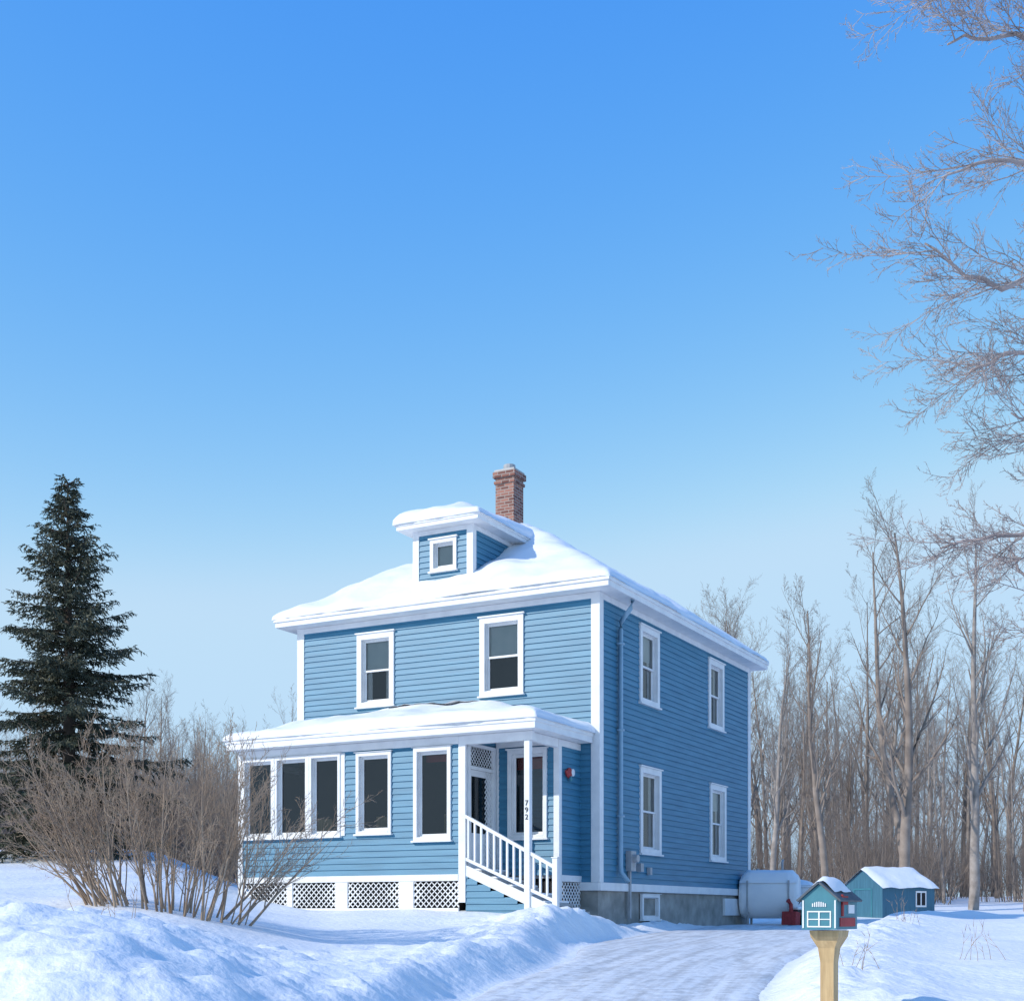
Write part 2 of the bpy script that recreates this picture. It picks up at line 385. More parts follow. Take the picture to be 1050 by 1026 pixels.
snowfield("porch_roof_snow",px0-.02,px1+.02,py0-.02,-.02,zporch,.17,free=(1,1,1,0),seed=11,amp=.08,step=.1)
ea.obj("eaves",M['white'],house,bevel=.008)
rf.obj("roof",M['shingle'],house)
pf=Wall((0,PF),(-1,0),(0,-1))
pz0,pz1=.72,3.262
ops=[]
for a,b in ((6.13,6.92),(5.28,6.10),(4.50,5.25)): ops.append(window(pf,a,b,1.50,3.10,tw=.06,style='s',hd=.01))
ops.append(window(pf,3.32,4.13,1.52,3.08,tw=.07,style='s',hd=.01))
ops.append(window(pf,2.0,2.82,1.36,3.10,tw=.08,style='s',hd=.01))
siding(pf,1.75,7.0,pz0,pz1,ops)
pr=Wall((-1.75,PF),(0,1),(1,0)); pe=Wall((0,-.95),(-1,0),(0,-1)); ps=Wall((-.4,-.95),(0,1),(1,0)); pl=Wall((-7.0,PF),(0,1),(-1,0))
o2=[window(pe,.62,1.46,1.42,3.10,tw=.08,style='s')]
siding(pe,.4,1.75,pz0,pz1,o2)
siding(ps,0,.95,pz0,pz1)
o3=[window(pl,.1,1.0,1.5,3.1,tw=.06,style='s'),window(pl,1.05,2.0,1.5,3.1,tw=.06,style='s')]
siding(pl,0,2.15,pz0,pz1,o3)
door=(.17,1.07,.80,3.12)
siding(pr,0,1.2,pz0,pz1,[door])
pr.box(trim,.10,.19,.80,3.16,-.01,.05); pr.box(trim,1.05,1.14,.80,3.16,-.01,.05); pr.box(trim,.19,1.05,3.10,3.16,-.01,.05)
pr.box(trim,.19,1.05,2.68,2.74,-.01,.045)
pr.box(trim,.19,.31,.80,2.68,-.05,-.01); pr.box(trim,.93,1.05,.80,2.68,-.05,-.01); pr.box(trim,.31,.93,.80,1.5,-.05,-.01); pr.box(trim,.31,.93,2.56,2.68,-.05,-.01)
pr.plane(gl,.31,.93,1.5,2.56,-.03)
def lattice(w,u0,u1,z0,z1,o,pitch=.12,sw=.032,th=.008,mb=None):
    mb=mb or lat; Wd,H=u1-u0,z1-z0
    for sgn,oo in ((1,o),(-1,o+th+.001)):
        t=-H
        while t<Wd:
            a=max(t,0); b=min(t+H,Wd)
            if b-a>.01:
                za,zb=a-t,b-t
                if sgn<0: za,zb=H-za,H-zb
                h=sw*.7
                pts=[(a,za-h),(b,zb-h),(b,zb+h),(a,za+h)]
                pts=[(u0+p,z0+min(max(q,0),H)) for p,q in pts]
                mb.hexa([w.p(p,q,oo) for p,q in pts]+[w.p(p,q,oo+th) for p,q in pts])
            t+=pitch
lattice(pr,.19,1.05,2.74,3.10,.0,pitch=.10,sw=.02)
lattice(pr,.80,1.05,.9,2.68,-.008,pitch=.10,sw=.02)
pf.box(trim,1.69,1.84,.2,3.262,-.006,.036); pf.box(trim,6.92,7.04,.2,3.262,-.006,.036); pf.box(trim,6.09,6.15,1.5,3.1,-.006,.056); pf.box(trim,5.24,5.30,1.5,3.1,-.006,.056); pf.box(trim,4.40,4.51,1.5,3.1,-.006,.03)
pf.box(trim,1.84,6.92,3.12,3.266,-.004,.04); pf.box(trim,.30,1.69,3.10,3.266,-.06,.04)
pr.box(trim,-.03,.09,.2,3.26,-.004,.034)
pe.box(trim,.36,.48,.1,3.262,-.004,.036); pe.box(trim,1.66,1.72,.8,3.262,-.004,.03); pe.box(trim,.48,1.66,3.16,3.264,-.004,.032)
ps.box(trim,-.03,.09,.1,3.262,-.004,.034); ps.box(trim,.09,.92,3.14,3.264,-.004,.032); ps.box(trim,-1.16,-.04,3.10,3.266,-.08,.03)
pf.box(trim,.35,.46,-.3,3.10,-.055,.055)
pf.box(trim,-.20,-.10,-.4,.98,-.05,.05)
pf.box(trim,-.215,-.085,.98,1.0,-.065,.065)
fl=MB(); fl.box(-7.0,-1.75,PF+.02,-.03,.66,.78); fl.box(-1.75,-.4,-.95+.02,-.03,.66,.78); fl.obj("porch_floor",M['woodgrey'],house)
dark.box(-6.95,-1.80,-.30,-.12,.79,3.24)  # near-black slab paints the porch interior dark in front of the house wall
fu=MB()
for fx in (-5.9,-4.2,-2.6):
    fu.box(fx-.3,fx+.3,-1.5,-.9,1.15,1.25); fu.box(fx-.3,fx+.3,-.95,-.88,1.25,1.95)
    for ax_ in (-.28,.24):
        for ay_ in (-1.5,-.95): fu.box(fx+ax_,fx+ax_+.05,ay_,ay_+.05,.78,1.15)
fu.obj("porch_chairs",M['wood'],house)
pf.box(trim,1.84,6.92,.60,.722,-.006,.045); pf.box(trim,1.84,6.92,.02,.10,-.006,.03)
for a,b in ((5.66,5.8),(4.33,4.62),(2.82,3.15)): pf.box(trim,a,b,.10,.60,-.006,.034)
for a,b in ((5.8,6.92),(4.62,5.66),(3.15,4.33),(1.84,2.82)):
    lattice(pf,a,b,.10,.60,0)
ps.box(trim,.09,.95,.60,.722,-.006,.04); lattice(ps,.09,.93,-.45,.60,0)
dark.box(-6.9,-1.9,PF+.12,-.1,-.4,.6); dark.box(-1.75,-.48,-.85,-.1,-.5,.6)  # near-black blocks paint in the shade behind the lattice
st=MB(); snw=MB(); nst=6
for k in range(nst):
    za=.78-.15*(k); xa=-1.75+.33*k
    st.box(xa,xa+.37,PF+.03,-.99,za-.045,za); st.box(xa+.33,xa+.35,PF+.05,-1.0,za-.16,za-.046)
    snw.box(xa+.02,xa+.32,PF+.1,-1.05,za,za+.045)
st.obj("porch_steps",M['woodgrey'],house); snw.obj("step_snow",M['roofsnow'],house,bevel=.02)
ut,ub=1.72,-.12
def zr(u,a,b): return a+(b-a)*(ut-u)/(ut-ub)
def slope_bar(a,b,h,o0,o1,mb=trim):
    P0=[[pf.p(ut,a-h,o),pf.p(ub,b-h,o),pf.p(ub,b,o),pf.p(ut,a,o)] for o in (o0,o1)]
    mb.hexa(P0[0]+P0[1])
slope_bar(1.83,.86,.07,-.035,.035); slope_bar(1.04,.25,.06,-.03,.03); slope_bar(.90,.12,.20,-.02,.02)
u=1.64
while u>-.08:
    if abs(u-.405)>.07: pf.box(trim,u-.019,u+.019,zr(u,1.04,.25),zr(u,1.77,.80),-.02,.02)
    u-=.135
siding(Wall((0,PF),(-1,0),(0,-1)),.0,1.69,-.3,.69,u0f=lambda z: min(1.69,max(.45,ut-(ut-ub)*((.70-z)/(.70+.08)))))
for k,chh in enumerate("792"):
    cu=bpy.data.curves.new("house_number","FONT"); cu.body=chh; cu.size=.135; cu.extrude=.004; cu.align_x='CENTER'
    o=bpy.data.objects.new("house_number_"+str(k+1),cu); scene.collection.objects.link(o); o.parent=house
    o.location=(-.405,PF-.062,1.93-.125*k); o.rotation_euler=(R(90),0,0); cu.materials.append(M['black'])
pe.plane(redm,.70,1.38,2.75,3.05,-.2)  # red sheet puts a reddish reflection in the glass into colour
pf.plane(redm,2.10,2.72,2.85,2.98,-.25)
orn=MB(); orn.tube([ps.p(.38,2.66,.03),ps.p(.38,2.66,.06)],[.10,.10],14); orn.tube([ps.p(.30,2.62,.06),ps.p(.18,2.68,.07)],[.05,.02],8); orn.obj("wall_ornament_red",M['red'],house)
orn=MB(); orn.tube([ps.p(.52,2.68,.03),ps.p(.52,2.68,.065)],[.07,.07],14); orn.obj("wall_ornament_white",M['white'],house)
orn=MB(); orn.tube([ps.p(.40,2.55,.06),ps.p(.40,2.55,.08)],[.05,.05],14); orn.obj("wall_ornament_blue",M['teal'],house)
dsp=MB(); q=.85
dsp.tube([Vector((.34,q,6.16)),Vector((.30,q,6.0)),Vector((.09,q,5.75)),Vector((.085,q,5.6)),Vector((.085,q,.95)),Vector((.10,q,.8)),Vector((.25,q,.62))],[.05]*7,8)
for z in (5.3,3.6,1.9): dsp.box(.02,.145,q-.065,q+.065,z,z+.04)
dsp.obj("downspout",noise_col("downspout_paint",(.22,.38,.50),(.28,.44,.56),4,.4),house,smooth=True)
mt=MB(); side.box(mt,1.25,1.5,.85,1.25,.02,.14); mt.tube([side.p(1.37,1.1,.14),side.p(1.37,1.1,.24)],[.085,.08],14); side.box(mt,1.33,1.40,-.1,.85,.03,.08); side.box(mt,1.8,1.95,.85,1.02,.02,.12); side.box(mt,2.35,2.45,.8,.95,.02,.1)
mt.obj("electric_meter",M['metal'],house)
window(side,2.05,3.0,-.12,.40,tw=.07,style='s',hd=.01)
side.box(trim,7.2,8.3,-.05,.36,-.035,.03)
sid.obj("clapboard_walls",M['siding'],house); trim.obj("white_trim",M['white'],house,bevel=.004)
gl.obj("window_glass",M['glass'],house); dark.obj("painted_shade_blocks",M['dark'],house); cur.obj("curtains",M['curtain'],house)
bli_refl.obj("reflection_blinds",M['blind_reflection'],house); redm.obj("red_reflection_valance",M['red'],house); lat.obj("lattice",M['white'],house); room.obj("interior_floor",M['room'],house)
# ------------------------------------------------------------------ trees
def grow(mb, rng, p, d, L, r, lvl, cfg):
    c=cfg[lvl]; n=c['n']; pts=[p.copy()]; rad=[r]; dd=d.normalized(); q=p.copy(); seg=L/n; last=lvl==len(cfg)-1
    tip=.15 if not last else .3
    for k in range(n):
        j=c['j']; dd=(dd+Vector((rng.uniform(-j,j),rng.uniform(-j,j),rng.uniform(-j,j)+c['t']))).normalized()
        q=q+dd*seg; pts.append(q.copy()); rad.append(r*(1-(1-tip)*(k+1)/n))
    mb.tube(pts,rad,c['s'],cap=False)
    if last: return
    kids=c['k']
    for i in range(kids):
        f=c['f0']+(1-c['f0'])*(i+rng.random())/kids; f=min(f,.99); x=f*n; k=int(x); t=x-k
        bp=pts[k].lerp(pts[k+1],t); br=rad[k]*(1-t)+rad[k+1]*t; tg=(pts[k+1]-pts[k]).normalized()
        ref=Vector((0,0,1)) if abs(tg.z)<.9 else Vector((1,0,0)); a=tg.cross(ref).normalized(); b=tg.cross(a)
        ph=rng.uniform(0,6.283); pr_=a*math.cos(ph)+b*math.sin(ph); an=R(rng.uniform(*c['a']))
        nd=tg*math.cos(an)+pr_*math.sin(an); nd.z+=c.get('up',0)
        grow(mb,rng,bp,nd,L*c['l']*rng.uniform(.65,1.15)*(1-c.get('sh',.5)*f),max(br*c.get('r',.55),c.get('m',.0035)),lvl+1,cfg)
def tall_cfg(dense=1,j=.05):
    return [dict(n=12,j=j,t=.03,k=int(14*dense),a=(22,50),l=.40,f0=.25,s=7,up=.2,sh=.55,r=.48),
            dict(n=8,j=.14,t=.07,k=8,a=(22,50),l=.45,f0=.2,s=5,up=.1,r=.55),
            dict(n=5,j=.16,t=.05,k=7,a=(22,52),l=.5,f0=.15,s=4,up=.05,r=.55,m=.006),
            dict(n=4,j=.18,t=.04,k=4,a=(25,55),l=.55,f0=.2,s=3,r=.6,m=.005),
            dict(n=3,j=.2,t=.03,s=3)]
variants=[]
for i in range(8):
    rng=random.Random(100+i); mb=MB(); H=rng.uniform(12,17)
    grow(mb,rng,Vector((0,0,-.5)),Vector((rng.uniform(-.08,.08),rng.uniform(-.08,.08),1)),H,rng.uniform(.08,.19),0,tall_cfg(rng.uniform(.8,1.3)))
    variants.append(mb.mesh("woodland_tree_mesh",M['barkwarm' if i%2 else 'birch'],True))
thick=[]
for i in range(3):
    rng=random.Random(300+i); mb=MB()
    cf=[dict(n=6,j=.1,t=.04,k=8,a=(20,45),l=.5,f0=.15,s=4,r=.6),dict(n=4,j=.15,t=.04,k=5,a=(25,50),l=.55,f0=.15,s=3,r=.6),dict(n=3,j=.2,t=.03,s=3)]
    for k in range(28):
        an=rng.uniform(0,6.28); rr=rng.uniform(0,1.6); dl_=rng.uniform(.05,.5)
        grow(mb,rng,Vector((rr*math.cos(an),rr*math.sin(an),-.2)),Vector((math.cos(an)*dl_,math.sin(an)*dl_,1)),rng.uniform(2.2,4.6),rng.uniform(.016,.03),0,cf)
    thick.append(mb.mesh("thicket_mesh",M['barkwarm'],True))
def inst(me,name,x,y,sc,parent,rng,dz=0):
    o=bpy.data.objects.new(name,me); scene.collection.objects.link(o); o.location=(x,y,gh(x,y,False)+dz); o.rotation_euler=(0,0,rng.uniform(0,6.28)); o.scale=(sc*rng.uniform(.85,1.1),sc*rng.uniform(.85,1.1),sc); o.parent=parent
woods=empty("woodland_tree_line"); rng=random.Random(5)
for k in range(470):
    y=60+60*rng.random()**.8; x=rng.uniform(-.56,.60)*y
    t=ss(x/y,-.14,.14); sc=lerp(.50,.90,t)*rng.uniform(.68,1.12)*(y/74)**.75
    inst(rng.choice(variants),"tree",x,y,sc,woods,rng)
for k in range(230):
    y=rng.uniform(57,90); x=rng.uniform(-.56,.60)*y
    inst(rng.choice(thick),"thicket",x,y,rng.uniform(.7,1.35),woods,rng)
und=empty("brush_thicket")
for k in range(60):
    y=rng.uniform(38,56); x=-y*rng.uniform(.13,.46)
    inst(rng.choice(thick),"brush",x,y,rng.uniform(.6,1.05),und,rng)
for k in range(30):
    y=rng.uniform(46,58); x=-y*rng.uniform(.15,.33)
    inst(rng.choice(variants),"brush_tree",x,y,rng.uniform(.28,.46),und,rng)
for i,(x,y,H,rr) in enumerate(((14.9,50,14.5,.24),(18.2,52,15,.22),(16.6,55,16,.20),(19.6,50,12.5,.19),(12.9,54,12.5,.18),(11.2,57,11.5,.16))):
    rg=random.Random(920+i); mb=MB()
    grow(mb,rg,Vector((0,0,-.4)),Vector((rg.uniform(-.14,.08),0,1)),H,rr,0,tall_cfg(1.0,.065))
    o=mb.obj("bare_tree",M['birch' if i%2 else 'barkwarm'],smooth=True); o.location=(x,y,gh(x,y,False))
rg=random.Random(42); mb=MB()
def limb(ctrl,r0,r1,kids,lv=1.0):
    P=[Vector((a,b,c_+EYE)) for a,b,c_ in ctrl]; pts=[]
    for i in range(len(P)-1):
        a=P[max(i-1,0)];b=P[i];c_=P[i+1];d=P[min(i+2,len(P)-1)]
        for k in range(6):
            t=k/6; pts.append(.5*((2*b)+(-a+c_)*t+(2*a-5*b+4*c_-d)*t*t+(-a+3*b-3*c_+d)*t**3))
    pts.append(P[-1]); n=len(pts)
    pts=[p+Vector((rg.uniform(-1,1),rg.uniform(-1,1),rg.uniform(-1,1)))*.03 for p in pts]
    rad=[lerp(r0,r1,k/(n-1)) for k in range(n)]; mb.tube(pts,rad,7)
    cfg=[dict(n=8,j=.12,t=.015,k=9,a=(22,50),l=.52,f0=.12,s=4,r=.55,sh=.4,m=.0045),dict(n=6,j=.14,t=.02,k=6,a=(22,50),l=.5,f0=.1,s=3,r=.6,m=.0035),dict(n=4,j=.16,t=.02,k=3,a=(25,50),l=.5,f0=.2,s=3,r=.6,m=.0028),dict(n=3,j=.15,t=.02,s=3)]
    for i in range(kids):
        f=.22+.77*(i+rg.random())/kids; k=min(int(f*(n-1)),n-2); tg=(pts[k+1]-pts[k]).normalized()
        pr_=Vector((rg.uniform(-.8,.1),rg.uniform(-.8,.8),rg.uniform(-1,.8))); nd=tg*.9+pr_.normalized()*.7
        grow(mb,rg,pts[k],nd,lv*rg.uniform(.7,1.4),max(.32*rad[k],.007),0,cfg)
limb([(7.9,13,-1.0),(7.7,13,2),(7.6,13,5),(7.2,13,8),(6.6,12.8,11)],.26,.10,10,1.5)
limb([(7.6,13,5.2),(6.4,12.8,8.2),(5.5,12.6,9.6),(4.6,12.3,9.9),(3.6,12.1,9.5)],.06,.009,18,.85)
limb([(7.6,13,4.2),(6.4,12.8,7.0),(5.5,12.6,8.4),(4.6,12.3,8.7),(3.7,12.1,8.8)],.06,.009,20,.8)
limb([(7.6,13,3.9),(6.4,12.4,6.6),(5.4,12.2,7.9),(4.6,12,8.0),(3.9,11.8,7.8)],.055,.009,18,.8)
limb([(7.6,13,3.0),(6.4,12.8,5.8),(5.4,12.6,7.0),(4.7,12.4,7.1),(4.0,12.2,6.8)],.055,.009,18,.8)
limb([(7.7,13,2.2),(6.4,13,4.7),(5.4,12.8,6.1),(4.6,12.6,6.0),(3.9,12.4,6.3)],.065,.009,20,.8)
limb([(7.7,13,1.7),(6.4,13,4.1),(5.5,12.8,5.3),(4.9,12.7,5.4),(4.3,12.5,5.1)],.055,.009,18,.8)
limb([(7.7,13,1.2),(6.4,13.2,3.4),(5.5,13,4.6),(4.9,12.9,4.9)],.05,.009,18,.85)
limb([(7.8,13,.8),(6.5,13,2.9),(5.5,12.8,3.55),(4.9,12.7,3.65),(4.1,12.6,3.5)],.055,.010,16,.75)
limb([(7.8,13,.2),(6.7,13.4,1.9),(5.7,13.6,2.9),(5.1,13.6,3.8)],.05,.009,14,.8)
mb.obj("bare_tree",M['overbark'],smooth=True)
rg=random.Random(77); mb=MB(); bx,by=-4.35,16.6
cf=[dict(n=8,j=.08,t=.015,k=9,a=(15,42),l=.5,f0=.22,s=5,r=.55,sh=.5),dict(n=5,j=.13,t=.03,k=5,a=(18,48),l=.5,f0=.15,s=4,r=.6),dict(n=4,j=.16,t=.03,k=4,a=(20,45),l=.5,f0=.2,s=3,r=.6,m=.003),dict(n=3,j=.15,t=.02,s=3)]
for k in range(76):
    an=rg.uniform(0,6.283); rr=.85*math.sqrt(rg.random()); tilt=rg.uniform(.05,.9)*(rr/.85*.6+.4)
    x,y=bx+rr*math.cos(an)*1.2,by+rr*math.sin(an)
    grow(mb,rg,Vector((x,y,gh(x,y)-.1)),Vector((math.cos(an)*tilt*1.3,math.sin(an)*tilt,1)),rg.uniform(1.35,2.3),rg.uniform(.009,.022),0,cf)
mb.obj("bare_shrub",M['twig'],smooth=True)
rg=random.Random(9); mb=MB()
for (wx,wy,n) in ((6.6,22,12),(3.2,12,6),(5.2,14.5,7),(-3.4,11.2,6)):
    for k in range(n):
        x=wx+rg.uniform(-.25,.25);y=wy+rg.uniform(-.25,.25)
        grow(mb,rg,Vector((x,y,gh(x,y)-.03)),Vector((rg.uniform(-.5,.5),rg.uniform(-.5,.5),1)),rg.uniform(.2,.55),.004,0,[dict(n=4,j=.15,t=0,k=3,a=(20,40),l=.4,f0=.4,s=3),dict(n=2,j=.1,t=0,s=3)])
mb.obj("dry_weeds",M['twig'])
def spruce(x,y,H,Rm,seed):
    rg=random.Random(seed); z0=gh(x,y,False); tr=MB(); nd=MB()
    root=empty("spruce_tree",(x,y,z0))
    tr.tube([Vector((0,0,-.3)),Vector((.03,0,H*.3)),Vector((0,.03,H*.7)),Vector((0,0,H))],[.2,.16,.08,.015],9)
    z=.4
    while z<H-.1:
        f=z/H; Lb=Rm*(1-f)**.7*(1 if f>.12 else .9); n=9 if f<.8 else 7; ph=rg.uniform(0,6)
        lay=rg.uniform(.70,1.15)
        for k in range(n):
            an=ph+6.283*k/n+rg.uniform(-.35,.35); L=max(.22,Lb*lay*rg.uniform(.5,1.22)); dz=lerp(-.12,.7,f**1.3)+rg.uniform(-.15,.15)
            h=Vector((math.cos(an),math.sin(an),0)); zz=z+rg.uniform(-.14,.14)
            pts=[]; m=7
            for i in range(m+1):
                t=i/m; pts.append(Vector((0,0,zz))+h*(L*t)+Vector((0,0,L*(dz*t-.42*t*t+.30*t**3))))
            tr.tube(pts,[lerp(.028,.006,i/m) for i in range(m+1)],4,False)
            sd=Vector((-h.y,h.x,0)); nt=max(6,int(L/.085))
            for i in range(nt):
                t=.12+.88*(i+rg.random())/nt; t=min(t,.999); q=t*m; ii=int(q); bp=pts[ii].lerp(pts[ii+1],q-ii)
                for sg in (-1,1):
                    ln=(.16+.36*L*.5*(1-t*.7))*rg.uniform(.6,1.25)
                    dr_=(h*rg.uniform(.5,.9)+sd*sg*rg.uniform(.4,1)+Vector((0,0,rg.uniform(-.75,.05)))).normalized()
                    e=bp+dr_*ln; mnd=max(4,int(ln/.034))
                    for s_ in range(mnd):
                        c0=bp.lerp(e,(s_+rg.random())/mnd); dv_=(dr_*.7+Vector((rg.uniform(-1,1),rg.uniform(-1,1),rg.uniform(-1.2,.5)))*.8).normalized()
                        wv=dv_.cross(Vector((rg.uniform(-1,1),rg.uniform(-1,1),rg.uniform(-1,1)))).normalized()*rg.uniform(.012,.024); l2=rg.uniform(.06,.13)
                        nd.quad(c0-wv,c0+wv,c0+dv_*l2+wv*.3,c0+dv_*l2-wv*.3)
        z+=rg.uniform(.21,.37)*(1-.3*f)
    tr.obj("trunk_and_branches",M['sprucebark'],root,True); nd.obj("needles",M['needle'],root)
spruce(-11.3,33.5,9.5,2.75,8)
# ------------------------------------------------------------------ mailbox
mbx=empty("mailbox",(2.10,9.0,EYE),R(-33))
b=MB(); w2=.125; dp=.42
b.box(-w2,w2,0,dp,-.11,.10)
b.poly([(-w2,0,.10),(w2,0,.10),(0,0,.20)]); b.poly([(-w2,dp,.10),(w2,dp,.10),(0,dp,.20)])
b.obj("body",M['teal'],mbx)
b=MB()
for s_ in (-1,1):
    n_=Vector((s_*.1,0,.125)).normalized()*.014
    A=[Vector((s_*(w2+.025),-.02,.08)),Vector((s_*(w2+.025),dp+.02,.08)),Vector((0,dp+.02,.205)),Vector((0,-.02,.205))]
    b.hexa([p for p in A]+[p+n_ for p in A])
b.obj("roof",M['slate'],mbx)
b=MB()
for j in range(9):
    for i in range(13):
        x=-.10+.20*i/12; y=.03+ (dp-.08)*j/8; ed=min(1-abs(x)/.10,.999)
        e2=min(j,8-j)/2; th=.035*math.sqrt(max(0,min(1,ed*2.2)))*min(1,.15+e2)
        b.v.append((x,y,.222-.8*max(abs(x)-.02,0)+th-.006+.012*noise.noise(Vector((x*15,y*15,0)))))
for j in range(8):
    for i in range(12):
        a=j*13+i; b.f.append((a,a+1,a+14,a+13))
b.obj("snow_cap",M['roofsnow'],mbx,True)
b=MB(); zz=-.006
def wf(x0,x1,z0,z1): b.box(x0,x1,zz,-.001,z0,z1)
wf(-.118,-.108,-.10,.09); wf(.108,.118,-.10,.09); wf(-.085,.085,-.095,-.086); wf(-.085,.085,.008,.017); wf(-.085,-.076,-.086,.008); wf(.076,.085,-.086,.008); wf(-.005,.005,-.086,.008); wf(-.076,-.005,-.044,-.037); wf(.005,.076,-.044,-.037)
for k in range(7):
    a=-.045+.09*k/6; wf(a-.004,a+.004,.045,.06+.02*math.cos(a*25))
b.obj("painted_windows",M['white'],mbx)
b=MB(); b.box(w2+.001,w2+.012,.08,.11,-.02,.13); b.box(w2+.001,w2+.014,.08,.19,.06,.12); b.box(w2+.001,w2+.008,.05,.36,-.09,-.03); b.obj("red_flag",M['red'],mbx)
b=MB(); b.box(w2+.001,w2+.008,.22,.34,.0,.06); b.obj("painted_side_window",M['white'],mbx)
b=MB()
prof=[(-.118,.105),(-.16,.10),(-.24,.06),(-.34,.048),(-1.0,.048)]
for (za,ra),(zb,rb) in zip(prof,prof[1:]):
    cy_=.2; b.hexa([(-rb,cy_-rb,zb),(-rb,cy_+rb,zb),(rb,cy_+rb,zb),(rb,cy_-rb,zb),(-ra,cy_-ra,za),(-ra,cy_+ra,za),(ra,cy_+ra,za),(ra,cy_-ra,za)])
b.obj("post",M['wood'],mbx)
# ------------------------------------------------------------------ shed
shed=empty("garden_shed",(12.1,43.0,EYE-.36),R(28)); shed.scale=(.86,.86,.95)
b=MB(); L,Wd,hh=2.7,2.1,1.35
b.box(0,L,0,Wd,-.3,hh)
b.poly([(0,0,hh),(0,Wd,hh),(0,Wd/2,hh+.55)]); b.poly([(L,0,hh),(L,Wd,hh),(L,Wd/2,hh+.55)])
b.obj("walls",M['shed'],shed)
b=MB()
for i in range(15):
    for j in range(15):
        x=-.12+(L+.24)*i/14; y=-.15+(Wd+.30)*j/14; e=min(i,14-i,j,14-j)
        b.v.append((x,y,hh+.60-.55*abs(y-Wd/2)+(.07 if e>0 else -.03)+.05*noise.noise(Vector((x*2,y*2,0)))))
for i in range(14):
    for j in range(14):
        a=i*15+j; b.f.append((a,a+1,a+16,a+15))
b.obj("roof_snow",M['roofsnow'],shed,True)
b=MB()
def tr_(x0,x1,z0,z1,o=-.02): b.box(x0,x1,o,-.001,z0,z1)
tr_(1.7,2.25,.6,.66);tr_(1.7,2.25,1.1,1.16);tr_(1.7,1.75,.66,1.1);tr_(2.2,2.25,.66,1.1);tr_(1.95,2.0,.66,1.1)
b.obj("trim",M['tank'],shed)
b=MB(); b.box(-.02,-.001,.55,.60,0,1.25); b.box(-.02,-.001,1.5,1.55,0,1.25); b.box(-.02,-.001,.60,1.5,1.2,1.25); b.obj("door_trim",M['teal'],shed)
b=MB(); b.box(1.75,2.2,-.008,-.001,.66,1.1); b.obj("shed_window",M['dark'],shed)
# ------------------------------------------------------------------ oil tank, bin, snow blower beside the house
tk=empty("oil_tank",(6.35,32.4,0),R(-20)); tk.location.z=gh(6.35,32.4)-.10
b=MB(); n=20
def oval(x,s_=1): return [(x,.36*s_*math.cos(6.283*k/n),.82+(.55*s_)*math.copysign(abs(math.sin(6.283*k/n))**.8,math.sin(6.283*k/n))) for k in range(n)]
rings=[oval(-.72,.8),oval(-.68,.95),oval(-.6),oval(.6),oval(.68,.95),oval(.72,.8)]
for r_ in rings: b.v+=r_
for i in range(5):
    for k in range(n): b.f.append((i*n+k,i*n+(k+1)%n,(i+1)*n+(k+1)%n,(i+1)*n+k))
b.f.append(tuple(range(n))); b.f.append(tuple(5*n+k for k in range(n)))
b.obj("tank",M['tank'],tk,True)
b=MB()
for x in (-.5,.5):
    for y in (-.25,.25): b.tube([Vector((x,y,-.2)),Vector((x,y,.45))],[.03,.03],8)
    b.box(x-.02,x+.02,-.375,-.30,.35,1.2)
b.tube([Vector((.3,0,1.35)),Vector((.3,0,1.65)),Vector((.3,.12,1.7))],[.03]*3,8); b.tube([Vector((-.3,0,1.35)),Vector((-.3,0,1.5))],[.04]*2,8)
b.tube([Vector((-.72,0,.5)),Vector((-.85,0,.45)),Vector((-.85,0,.1))],[.02]*3,6); b.obj("legs_and_pipes",M['metal'],tk)
b=MB()
for i in range(11):
    for j in range(9):
        x=-.7+1.4*i/10;y=-.33+.66*j/8; e=min(i,10-i,j,8-j)
        b.v.append((x,y,1.36-1.5*y*y-(.06 if e==0 else 0)+(.10 if e>0 else 0)+.03*noise.noise(Vector((x*3,y*3,1)))))
for i in range(10):
    for j in range(8): a=i*9+j; b.f.append((a,a+1,a+10,a+9))
b.obj("snow_cap",M['roofsnow'],tk,True)
bn=empty("storage_bin",(7.15,33.0,gh(7.15,33.0)-.05),R(-24))
b=MB(); b.hexa([(-.30,-.28,0),(-.30,.28,0),(.30,.28,0),(.30,-.28,0),(-.38,-.34,.98),(-.38,.34,.98),(.38,.34,.98),(.38,-.34,.98)]); b.box(-.41,.41,-.37,.37,.98,1.04); b.obj("bin_body",M['tank'],bn,bevel=.03)
b=MB()
for i in range(9):
    for j in range(9):
        e=min(i,8-i,j,8-j); b.v.append((-.40+.8*i/8,-.36+.72*j/8,1.04+(.0,.09,.13,.15,.16)[e]))
for i in range(8):
    for j in range(8): a=i*9+j; b.f.append((a,a+1,a+10,a+9))
b.obj("snow_cap",M['roofsnow'],bn,True)
sb=empty("snow_blower",(6.74,31.6,gh(6.74,31.6)),R(-50)); sb.scale=(.6,.6,.65)
b=MB(); b.hexa([(-.35,-.3,.05),(-.35,.0,.05),(.35,.0,.05),(.35,-.3,.05),(-.35,-.25,.55),(-.35,.05,.5),(.35,.05,.5),(.35,-.25,.55)]); b.tube([Vector((0,-.1,.5)),Vector((0,-.12,.8)),Vector((0,-.3,.95))],[.09,.08,.1],10); b.obj("auger_housing",M['red'],sb,bevel=.02)
b=MB(); b.box(-.2,.2,.06,.5,.25,.6); b.tube([Vector((-.25,.3,.5)),Vector((-.25,.9,1.0))],[.02]*2,6); b.tube([Vector((.25,.3,.5)),Vector((.25,.9,1.0))],[.02]*2,6); b.tube([Vector((-.25,.9,1.0)),Vector((.25,.9,1.0))],[.02]*2,6)
for x in (-.28,.28): b.tube([Vector((x-.06,.3,.2)),Vector((x+.06,.3,.2))],[.22]*2,14)
b.obj("engine_and_handles",M['black'],sb)
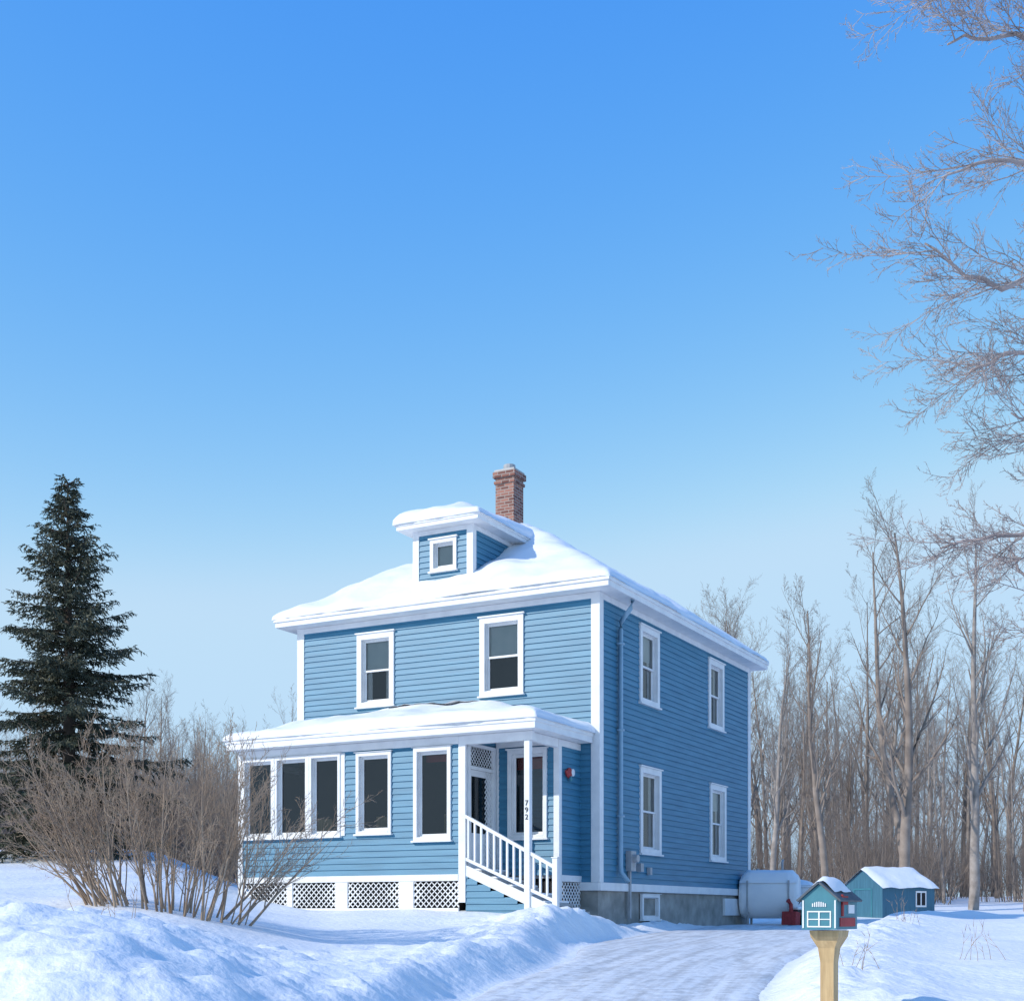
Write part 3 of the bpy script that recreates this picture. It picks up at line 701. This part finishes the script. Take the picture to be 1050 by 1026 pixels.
b=MB(); b.box(-.25,.25,.02,.5,.60,.72); b.obj("snow_cap",M['roofsnow'],sb,bevel=.05)
# ------------------------------------------------------------------ sky, sun, camera
SUN_EL=R(31); az=Vector((-.88,-.47,0)).normalized()
sv=Vector((az.x*math.cos(SUN_EL),az.y*math.cos(SUN_EL),math.sin(SUN_EL)))
w=bpy.data.worlds.new("World"); scene.world=w; w.use_nodes=True; nt=w.node_tree
bg=nt.nodes["Background"]; sk=nt.nodes.new("ShaderNodeTexSky"); sk.sky_type='NISHITA'; sk.sun_disc=False
sk.sun_elevation=SUN_EL; sk.sun_rotation=math.atan2(az.x,az.y); sk.air_density=1.0; sk.dust_density=.3; sk.ozone_density=2.5
ST=.15
sepc=nt.nodes.new("ShaderNodeSeparateColor"); comb=nt.nodes.new("ShaderNodeCombineColor"); nt.links.new(sk.outputs[0],sepc.inputs[0])
for ch_,(ref,tgt,pw,cap) in enumerate(((.115,.068,2.35,.52),(.22,.34,1.12,.74),(.43,.91,.10,.97))):
    m1=nt.nodes.new("ShaderNodeMath"); m1.operation='MULTIPLY'; m1.inputs[1].default_value=ST/ref; nt.links.new(sepc.outputs[ch_],m1.inputs[0])
    m2=nt.nodes.new("ShaderNodeMath"); m2.operation='POWER'; m2.inputs[1].default_value=pw; nt.links.new(m1.outputs[0],m2.inputs[0])
    m3=nt.nodes.new("ShaderNodeMath"); m3.operation='MULTIPLY'; m3.inputs[1].default_value=tgt/ST; nt.links.new(m2.outputs[0],m3.inputs[0])
    m4=nt.nodes.new("ShaderNodeMath"); m4.operation='SMOOTH_MIN'; m4.inputs[1].default_value=cap/ST; m4.inputs[2].default_value=.12/ST; nt.links.new(m3.outputs[0],m4.inputs[0])
    nt.links.new(m4.outputs[0],comb.inputs[ch_])
nt.links.new(comb.outputs[0],bg.inputs[0]); bg.inputs[1].default_value=ST
ld=bpy.data.lights.new("sun","SUN"); ld.energy=3.5; ld.angle=R(.5); ld.color=(1,.94,.86)
lo=bpy.data.objects.new("sun",ld); scene.collection.objects.link(lo); lo.rotation_euler=sv.to_track_quat('Z','Y').to_euler()
cd=bpy.data.cameras.new("camera"); co=bpy.data.objects.new("camera",cd); scene.collection.objects.link(co)
co.location=(0,0,EYE); co.rotation_euler=(R(90),0,0); cd.sensor_width=36; cd.lens=36*1350/1050; cd.shift_y=423/1050; cd.clip_end=3000; cd.clip_start=.1
scene.camera=co
scene.view_settings.view_transform='Standard'; scene.view_settings.look='None'; scene.view_settings.exposure=0
